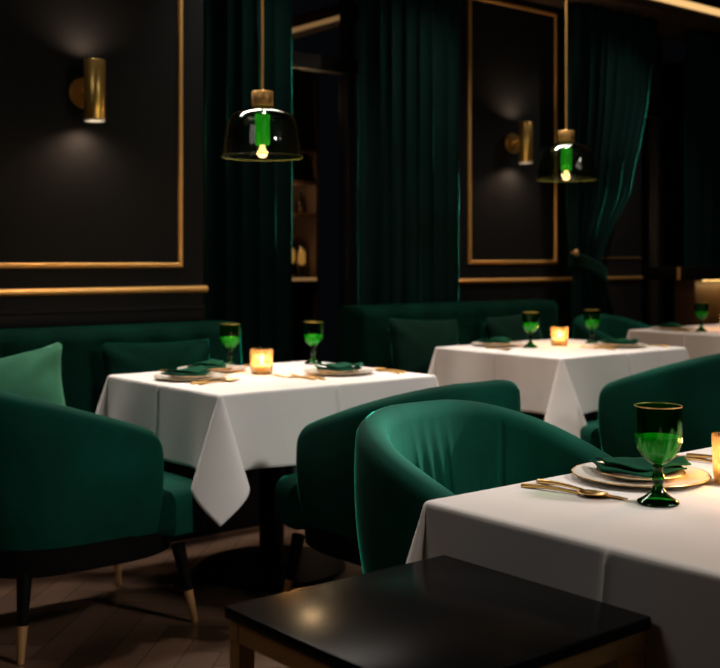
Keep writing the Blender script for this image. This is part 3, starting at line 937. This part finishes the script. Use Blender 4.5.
for z, n in ((1.58, 6), (1.84, 5)):
    for k in range(n):
        b = obj('bottle', bottle_bm(rnd.uniform(.15, .20), .030), G_BOTTLE, None, (4.62+.10+.62*k/(n-1), 7.27, z+.0005))
        tag(b, 'dim bottle on the %s shelf of the back bar behind the window' % ('lower' if z < 1.7 else 'upper'), 'bottle', 'bottles on the %s back bar shelf' % ('lower' if z < 1.7 else 'upper'))
for k, (x, r, h, l) in enumerate(((5.08, .05, .26, 'left'), (5.22, .062, .28, 'middle'), (5.345, .042, .26, 'right'))):
    bm = bmesh.new(); lathe(bm, [(r*.6, 0), (r*.95, .02), (r, h*.5), (r*.8, h*.85), (r*.85, h)], 24, close_top=False)
    t = thing('lantern', 'glowing amber lantern, %s one of three on the back bar behind the window' % l, 'lantern', (x, 7.26, 1.0605), 0, 'glowing lanterns')
    obj('glass', bm, G_BOTTLE, t)
    bm = bmesh.new(); lathe(bm, [(r*.3, h*.38), (r*.75, h*.45), (r*.75, h*.75), (r*.3, h*.88)], 16); obj('glow', bm, LANTERN, t)
# lit beam outside, under the canopy
bm = bmesh.new(); box(bm, 4.55, 4.70, 5.7, 7.4, 2.80, 2.92, .01)
t = obj('canopy_beam', bm, SHELFW); tag(t, 'dim wooden beam with a lit edge beyond the window, above the back bar', 'beam')
bm = bmesh.new(); box(bm, 4.54, 4.5505, 5.7, 7.4, 2.80, 2.83); obj('led_strip', bm, LEDDIM, t)
struct_post = bmesh.new(); box(struct_post, 4.57, 4.68, 7.28, 7.39, 0, 2.801, .004); obj('post', struct_post, SHELFW, t)

# ------------------------------------------------------------------ light
w = bpy.data.worlds.new('world'); sc.world = w; w.use_nodes = True
w.node_tree.nodes['Background'].inputs[0].default_value = (.6, .65, .8, 1); w.node_tree.nodes['Background'].inputs[1].default_value = 0.004
WARM = (1, .86, .74)
for (x, y), p in ((T1, 74), (T2, 70), (T3, 58), ((1.9, 1.25), 84)):
    light_spot('downlight', (x, y-.1, CH-.04), (x, y, .75), p, 75, .9, WARM, .10)
NEUT = (1, .95, .89)
light_spot('key_spot', (2.9, -.9, CH-.10), (2.40, 2.75, .15), 400, 43, .5, NEUT, .25)  # added key light for the left table's front, no track fitted
light_spot('key_spot', (5.3, -.6, CH-.10), (4.5, 2.95, .15), 290, 44, .5, (1, .90, .80), .25)  # second added key light, for the middle table's front
light_area('ceiling_fill', (3.8, -1.0, CH-.05), (2.6, 3.2, .6), 18, 1.4, 1.0, (1, .90, .82))  # added frontal fill for the hanging cloth sides, not a ceiling panel
light_area('ceiling_fill', (-.4, 2.2, CH-.05), (2.2, 2.6, .6), 9, 1.0, 1.6, (1, .90, .82))  # weaker added fill from the left side
light_spot('chair_fill_spot', (4.6, 1.2, 2.4), (1.74, 2.0, .75), 1500, 11, 1.0, NEUT, .05)  # added spot without a fixture, brightens the inside of the near armchair
light_area('rim_fill', (3.2, 4.35, CH-.05), (3.0, 3.0, .6), 38, 4.0, .25, (1, .90, .82)).data.spread = math.radians(75)  # added unseen strip that puts rim highlights on the velvet edges
# added unseen spots that brighten the wall mouldings, sconces and curtains
for x in (3.3, 4.5, 6.4): light_spot('wall_fill_spot', (x, 4.2, CH-.04), (x, 5.0, 1.2), 58, 85, 1.0, (1, .88, .76), .05)

light_point('back_bar_fill', (5.0, 7.1, 1.30), 5.0, (1, .6, .3), .03)  # added point light so the back bar shows, in front of the lanterns
light_point('back_bar_fill', (5.1, 7.12, 1.72), 5.0, (1, .6, .3), .03)  # added point light for the bottles, no lamp on this shelf
light_area('console_underlight', (7.9, 4.62, 1.04), (7.9, 4.72, .6), 1.8, 1.6, .03, (1, .62, .25))
light_point('canopy_fill', (4.2, 6.2, 2.3), 2.0, (1, .6, .3), .05)  # added unseen light so the beam beyond the window shows
vs = sc.view_settings
vs.view_transform = 'Standard'; vs.look = 'None'; vs.exposure = 0.0; vs.gamma = 1.0; vs.use_curve_mapping = False
sc.cycles.use_denoising = True
sc.cycles.max_bounces = 10; sc.cycles.transparent_max_bounces = 24
sc.cycles.caustics_reflective = False; sc.cycles.caustics_refractive = False
